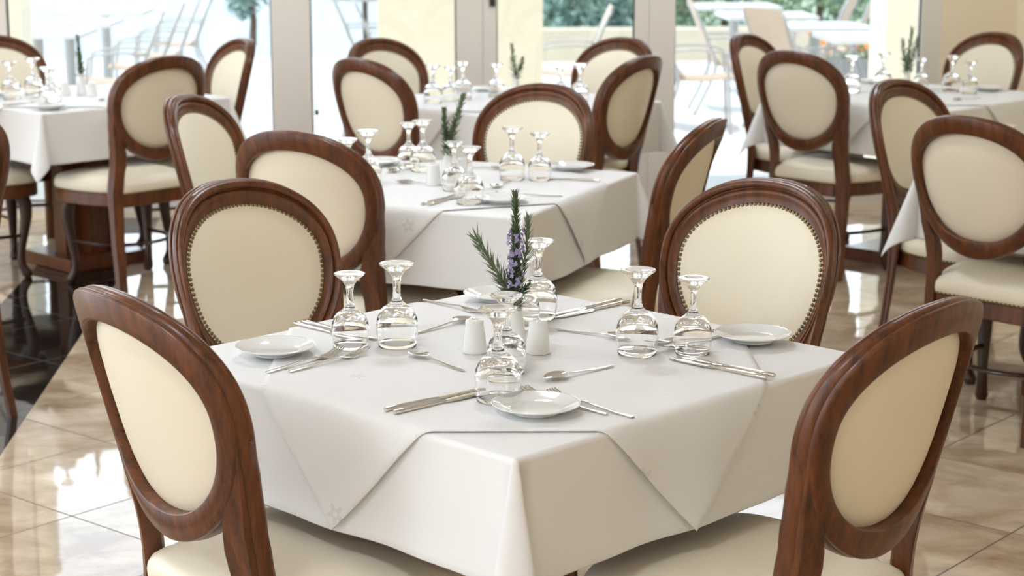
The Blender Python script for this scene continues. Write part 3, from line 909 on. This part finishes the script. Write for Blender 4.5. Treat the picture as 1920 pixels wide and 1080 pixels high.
# ---------------- the rear centre table
MG = 'glasses upturned on the rear centre table'
for x, y, s, l in ((-.214, 8.09, 'B', 'upturned glass in front of the white door stile on the rear centre table'),
                   (.290, 7.96, 'B', 'upturned glass against the right reddish chair of the rear centre table'),
                   (-.338, 7.93, 'B', 'upturned glass against the left reddish chair of the rear centre table'),
                   (.212, 8.04, 'S', 'faint small glass left of the right reddish chair on the rear centre table'),
                   (-.070, 8.20, 'S', 'faint glass left of the vase on the rear centre table'),
                   (-.265, 8.03, 'S', 'faint small glass right of the left reddish chair on the rear centre table')):
    glass(x, y, s, l, MG)
plate(-.111, 8.44, 'side plate left of the vase on the rear centre table', 'side plates on the rear centre table')
put(VA, 'va', .018, 8.14, TT, 0, 'white bud vase on the rear centre table', 'vase', 'bud vases')
sprig([(.018, 8.14, VT - .04), (.016, 8.14, VT + .01), (.006, 8.14, VT + .06), (.000, 8.14, VT + .135)], 'taller rosemary sprig against the cream column on the rear centre table', 'rosemary on the window tables', leafmat=LEAF_P, nl=87, ll=.044, lw=.0036, spread=1.0, seed=13)
sprig([(.020, 8.14, VT - .04), (.024, 8.14, VT + .01), (.036, 8.14, VT + .04), (.046, 8.14, VT + .075)], 'shorter rosemary sprig leaning right on the rear centre table', 'rosemary on the window tables', leafmat=LEAF_P, nl=57, ll=.044, lw=.0036, spread=1.0, seed=14)

# ---------------- the right window table
MG = 'glasses upturned on the right window table'
for x, y, s, l in ((1.535, 8.38, 'B', 'upturned glass below the orange flowers on the right window table'),
                   (1.715, 8.58, 'B', 'upturned glass left of the rosemary on the right window table'),
                   (1.995, 8.42, 'B', 'left of two upturned glasses before the chair at the cream wall'),
                   (2.055, 8.32, 'S', 'right of two upturned glasses before the chair at the cream wall'),
                   (1.875, 8.50, 'S', 'upturned glass just right of the rosemary on the right window table')):
    glass(x, y, s, l, MG)
plate(2.175, 8.46, 'side plate at the right end of the right window table', 'side plates on the right window table')
plate(1.735, 8.80, 'side plate at the back of the right window table', 'side plates on the right window table')
put(VA, 'va', 1.79, 8.40, TT, 0, 'white bud vase on the right window table', 'vase', 'bud vases')
sprig([(1.79, 8.40, VT - .04), (1.79, 8.40, VT + .02), (1.795, 8.40, VT + .09), (1.803, 8.40, VT + .19)], 'tallest rosemary sprig on the right window table', 'rosemary on the window tables', leafmat=LEAF_P, nl=100, ll=.044, lw=.0036, spread=1.0, flowers=10, fl_range=(.3, .6), seed=15)
sprig([(1.786, 8.40, VT - .04), (1.784, 8.40, VT + .02), (1.772, 8.40, VT + .07), (1.764, 8.40, VT + .14)], 'left rosemary sprig on the right window table', 'rosemary on the window tables', leafmat=LEAF_P, nl=75, ll=.044, lw=.0036, spread=1.0, flowers=8, fl_range=(.3, .6), seed=16)
sprig([(1.793, 8.40, VT - .04), (1.797, 8.40, VT + .02), (1.815, 8.40, VT + .08), (1.830, 8.40, VT + .15)], 'right rosemary sprig on the right window table', 'rosemary on the window tables', leafmat=LEAF_P, nl=75, ll=.044, lw=.0036, spread=1.0, seed=17)
SP((1.93, 8.02), (2.05, 8.10), 'spoon at the near edge of the right window table', 'cutlery on the right window table')
FO((1.62, 8.72), (1.60, 8.52), 'fork left of the chair at the right window table', 'cutlery on the right window table')
glass(1.53, 5.72, 'B', 'upturned glass on the right-hand side table, only its foot above the chair', 'glass on the right-hand side table')

# ------------------------------------------------------------------ the terrace outside
def patio_chair_proto():
    r = empty('patio_chair', (0, 0, 0))
    for s in (1, -1):
        q = MB(); q.tube(spline([(s*.25, .44, 0), (s*.25, .43, .2), (s*.25, .42, .40), (s*.25, .40, .60)], 4), .011); q.build('leg', METAL_G, r, angle=180)
        q = MB(); q.tube(spline([(s*.25, -.12, 0), (s*.25, -.02, .2), (s*.25, .05, .40), (s*.25, -.01, .60), (s*.25, -.14, .90)], 4), .012); q.build('leg', METAL_G, r, angle=180)
        q = MB(); q.tube(spline([(s*.25, -.01, .62), (s*.26, .15, .63), (s*.26, .32, .62), (s*.25, .405, .59)], 4), .014, 8, .6); q.build('armrest', METAL_G, r, angle=180)
    q = MB(); pr = spline([(0, .10, .42), (0, .02, .50), (0, -.03, .62), (0, -.09, .78), (0, -.145, .92)], 4)
    q.loft([[Vector((-.235, p.y - .006, p.z)), Vector((.235, p.y - .006, p.z)), Vector((.235, p.y + .006, p.z)), Vector((-.235, p.y + .006, p.z))] for p in pr])
    q.build('backrest', SLING, r, angle=50)
    q = MB(); pr = spline([(0, .06, .405), (0, .2, .40), (0, .35, .41), (0, .46, .425)], 3)
    q.loft([[Vector((-.235, p.y, p.z - .006)), Vector((.235, p.y, p.z - .006)), Vector((.235, p.y, p.z + .006)), Vector((-.235, p.y, p.z + .006))] for p in pr])
    q.build('seat', SLING, r, angle=50)
    return r
def patio_table_proto():
    r = empty('patio_table', (0, 0, 0))
    q = MB(); q.box((-.40, -.40, .69), (.40, .40, .725)); q.build('tabletop', TTOP, r, smooth=False)
    q = MB(); q.tube([(0, 0, .02), (0, 0, .69)], .045, 12); q.build('pedestal', METAL_G, r, angle=60)
    q = MB(); q.box((-.25, -.04, 0), (.25, .04, .025)); q.box((-.04, -.25, 0), (.04, .25, .025)); q.build('base', METAL_G, r, smooth=False)
    return r
PC, PT = patio_chair_proto(), patio_table_proto(); reg(None)
pcs = [(1.20, 14.0, -93, 'patio chair partly hidden by the white mullion, left of the right window'), (1.60, 15.3, -90, 'tan-backed patio chair standing alone in profile in the right window'),
       (2.00, 14.05, -62, 'broad-backed patio chair above the right window table'), (2.78, 16.0, 70, 'patio chair with slanting back behind the terrace tables on the right'),
       (3.12, 16.75, 75, 'patio chair beside the flower planter'), (.62, 14.4, 89, 'patio chair seen in profile through the glass door right of the column'),
       (-1.46, 16.6, -84, 'left of two pale patio chairs through the glass door by the white stile'), (-1.22, 16.0, -84, 'right of two pale patio chairs through the glass door by the white stile'),
       (-2.70, 13.7, 99, 'nearest of the four patio chairs lined up in the left window'), (-2.76, 14.9, 98, 'second of the four patio chairs lined up in the left window'),
       (-2.82, 16.1, 98, 'third of the four patio chairs lined up in the left window'), (-2.90, 17.4, 97, 'farthest of the four patio chairs lined up in the left window')]
for i, (x, y, a, l) in enumerate(pcs):
    o = PC if i == 0 else copy_tree(PC)
    o.location = (x, y, ZT); o.rotation_euler = (0, 0, radians(a)); tag(o, l, 'chair', 'patio chairs on the terrace')
pts_ = [(2.17, 18.25, 'farthest terrace table in the right window'), (2.27, 16.7, 'second farthest terrace table in the right window'), (2.47, 15.2, 'terrace table behind the broad-backed patio chair'),
        (2.72, 13.9, 'nearest terrace table in the right window, above the orange flowers'), (-3.77, 17.3, 'farthest terrace table in the left window'), (-3.72, 15.65, 'middle terrace table in the left window'), (-3.67, 14.4, 'nearest terrace table in the left window')]
for i, (x, y, l) in enumerate(pts_):
    o = PT if i == 0 else copy_tree(PT)
    o.location = (x, y, ZT); o.rotation_euler = (0, 0, radians(3)); tag(o, l, 'table', 'terrace tables')

def leaf_cloud(q, centres, n, size, rnd):
    for _ in range(n):
        c, r = rnd.choice(centres)
        d = Vector((rnd.gauss(0, 1), rnd.gauss(0, 1), rnd.gauss(0, 1))).normalized()
        p = Vector(c) + d * r * (rnd.random() ** .45)
        a = Vector((rnd.gauss(0, 1), rnd.gauss(0, 1), rnd.gauss(0, 1))).normalized(); b2 = a.orthogonal().normalized(); s = size * rnd.uniform(.6, 1.3)
        q.add([p - a * s, p + b2 * s * .45, p + a * s, p - b2 * s * .45], [(0, 1, 2, 3)])
pl = empty('flower_planter', (3.30, 17.9, ZT)); tag(pl, 'grey planter of orange flowers outside the right window', 'planter')
q = MB(); q.loft([[Vector((i*s, j*t, z)) for i, j in ((-1,-1),(1,-1),(1,1),(-1,1))] for s, t, z in ((.42, .18, 0), (.47, .21, .24), (.43, .17, .24), (.41, .16, .19))]); q.build('box', GREYBOX, pl, smooth=False)
rnd = random.Random(3)
q = MB(); leaf_cloud(q, [((-.3 + .2*i, 0, .30), .17) for i in range(4)], 420, .035, rnd); o = q.build('foliage', GREENY, pl, smooth=False); o['kind'] = 'stuff'
for k in range(18):
    q = MB(); c = Vector((rnd.uniform(-.45, .45), rnd.uniform(-.18, .14), rnd.uniform(.32, .50)))
    for j in range(7):
        an = 6.283*j/7; e = Vector((cos(an), sin(an)*.5, sin(an)*.6 + .2)); g = Vector((-sin(an), cos(an)*.5, cos(an)*.6))
        q.add([c, c + e*.05 + g*.03, c + e*.078, c + e*.05 - g*.03, c + Vector((0, .004, -.012))], [(0,1,2),(0,2,3),(4,2,1),(4,3,2)])
    q.build('flower', ORANGE, pl, smooth=False)
def shrub(name, x, y, blobs, n, size, mat, label, cat, seed, trunk=None, z=ZT):
    r = empty(name, (x, y, z)); tag(r, label, cat, 'garden plants beyond the terrace')
    q = MB(); leaf_cloud(q, blobs, n, size, random.Random(seed)); o = q.build('crown', mat, r, smooth=False); o['kind'] = 'stuff'
    q = MB(); t = trunk or (.05, .6); q.tube([(0, 0, 0), (.02, 0, t[1] * .5), (0, .02, t[1])], [t[0], t[0]*.8, t[0]*.6], 8); q.build('trunk', BARK, r, angle=180)
shrub('small_tree', -3.15, 22.6, [((0, 0, .75), .30), ((-.1, 0, .55), .24), ((.12, 0, .95), .28), ((0, 0, 1.2), .3)], 1300, .05, GREENB, 'small round tree beside the white mullion in the left window', 'tree', 1, (.05, .6), ZT)
for i, (x, y, sx, h, mt, l) in enumerate(((1.0, 22.5, .8, 1.0, GREENB, 'dark shrub in the door pane right of the column'), (1.9, 24.0, .9, 1.25, GREENY, 'leafy shrub just right of the white mullion'),
        (3.1, 27.2, 1.0, 1.3, GREENB, 'blue-green shrub behind the farthest terrace table'), (4.1, 25, 1.1, 1.4, GREENY, 'shrub at the top of the right window above the terrace tables'),
        (5.3, 26, 1.2, 1.4, GREENB, 'shrub beside the white side of the right column'), (.1, 26, 1.0, 1.2, GREENY, 'shrub hidden partly by the centre column'), (-.85, 27, .7, .8, GREENB, 'shrub in the pane between the white stile and centre column'))):
    shrub('garden_shrub', x, y, [((-sx*.5, 0, h*.35), sx*.45), ((sx*.45, 0, h*.4), sx*.5), ((0, -.2, h*.7), sx*.55), ((-sx*.2, .2, h*.95), sx*.4)], 1500, .075, mt, l, 'shrub', 20 + i, (.06, h*.5), ZT - .05 if x > .2 else ZT - .2)
# thatched parasol far out on the terrace
pr = empty('thatched_parasol', (-1.62, 20.6, ZT)); tag(pr, 'low grey thatched parasol beyond the terrace, left of the centre column', 'parasol')
q = MB(); q.lathe([(0, .98), (.10, .95), (.26, .86), (.38, .74), (.42, .66), (.40, .65), (.22, .74), (0, .80)], 24); q.build('canopy', STRAW, pr, angle=60)
q = MB(); q.tube([(0, 0, 0), (0, 0, .85)], .03, 8); q.build('pole', BARK, pr)

# ------------------------------------------------------------------ light
SKY = .95
w = bpy.data.worlds.new('sky'); SC.world = w; w.use_nodes = True
nt = w.node_tree; bg = nt.nodes['Background']
tc = N(nt, 'ShaderNodeTexCoord'); sp = N(nt, 'ShaderNodeSeparateXYZ'); nt.links.new(tc.outputs['Generated'], sp.inputs[0])
rp = N(nt, 'ShaderNodeValToRGB'); e = rp.color_ramp.elements
e[0].position = 0; e[0].color = (.90, .96, 1, 1); e[1].position = .6; e[1].color = (.66, .80, 1, 1)
nt.links.new(sp.outputs['Z'], rp.inputs[0]); nt.links.new(rp.outputs[0], bg.inputs['Color'])
# sky brightened beyond the windows and on the left, added to light the room
def mr(sock, a, b_, c, d):
    n = N(nt, 'ShaderNodeMapRange'); n.interpolation_type = 'SMOOTHSTEP'
    for k, v in zip((1, 2, 3, 4), (a, b_, c, d)): n.inputs[k].default_value = v
    nt.links.new(sock, n.inputs[0]); return n.outputs[0]
hy = mr(sp.outputs['Y'], .2, .85, 0, 1); hz = mr(sp.outputs['Z'], .62, .2, 0, 1)
mu = N(nt, 'ShaderNodeMath', operation='MULTIPLY'); nt.links.new(hy, mu.inputs[0]); nt.links.new(hz, mu.inputs[1])
ma = N(nt, 'ShaderNodeMath', operation='MULTIPLY_ADD'); ma.inputs[1].default_value = 2.6; ma.inputs[2].default_value = SKY
nt.links.new(mu.outputs[0], ma.inputs[0])
hx = mr(sp.outputs['X'], -.3, -.85, 0, 1); m2 = N(nt, 'ShaderNodeMath', operation='MULTIPLY_ADD'); m2.inputs[1].default_value = 1.8
nt.links.new(hx, m2.inputs[0]); nt.links.new(ma.outputs[0], m2.inputs[2]); nt.links.new(m2.outputs[0], bg.inputs['Strength'])
def sun(az, el, strength, ang=2.):
    l = bpy.data.lights.new('sun', 'SUN'); l.energy = strength; l.angle = radians(ang); l.color = (1, .95, .87)
    o = bpy.data.objects.new('sun', l); COL.objects.link(o)
    d = Vector((sin(radians(az))*cos(radians(el)), cos(radians(az))*cos(radians(el)), sin(radians(el))))   # toward the sun
    o.rotation_euler = (-d).to_track_quat('-Z', 'Y').to_euler(); return o
sun(205, 64, 2.6)
# unseen round lamps added under the ceiling to fill the room with light
FILL_LAMP = bpy.data.materials.new('fill_lamp_glow'); FILL_LAMP.use_nodes = True
b_ = FILL_LAMP.node_tree.nodes['Principled BSDF']; b_.inputs['Emission Color'].default_value = (.90, .975, 1.06, 1); b_.inputs['Emission Strength'].default_value = 29.0
for i, (a, c) in enumerate(((-4.4, -1.4), (-2.8, -1.4), (-1.0, -1.4), (1.5, -2.4), (-4.4, 1.6), (-2.8, 1.6), (-.8, 1.6), (-4.4, 5.0), (-2.4, 5.0), (.2, 5.0), (-3.8, 8.2), (-1.2, 8.2), (1.4, 8.2))):
    p = RM @ Vector((a, c, 2.84))
    r = empty('fill_lamp', p); tag(r, 'unseen round fill lamp added under the ceiling', 'lamp', 'added fill lamps')
    q = MB(); q.lathe([(0, 0), (.25, 0), (.25, .06), (0, .06)], 32); q.build('diffuser', FILL_LAMP, r, angle=40)
    q = MB(); q.lathe([(.25, -.004), (.27, -.004), (.27, .06), (.25, .06), (.25, -.004)], 32); q.build('rim', STEEL, r, angle=40)

# ------------------------------------------------------------------ camera
cd = bpy.data.cameras.new('camera'); cam = bpy.data.objects.new('camera', cd); COL.objects.link(cam)
cam.location = (0, 0, 1.5836); cam.rotation_euler = (pi / 2 - .2045, 0, 0)
cd.sensor_width = 36; cd.lens = 3469 / 1920 * 36
cd.dof.use_dof = True; cd.dof.focus_distance = 3.45; cd.dof.aperture_fstop = 6.3
cd.clip_end = 2000
SC.camera = cam
SC.view_settings.view_transform = 'Standard'; SC.view_settings.look = 'None'; SC.view_settings.gamma = 1
SC.view_settings.exposure = 0.32; SC.view_settings.use_curve_mapping = False
SC.cycles.max_bounces = 16; SC.cycles.transmission_bounces = 14; SC.cycles.glossy_bounces = 6; SC.cycles.diffuse_bounces = 5; SC.cycles.transparent_max_bounces = 16
SC.cycles.use_denoising = True; SC.cycles.sample_clamp_indirect = 8
bpy.context.view_layer.update()
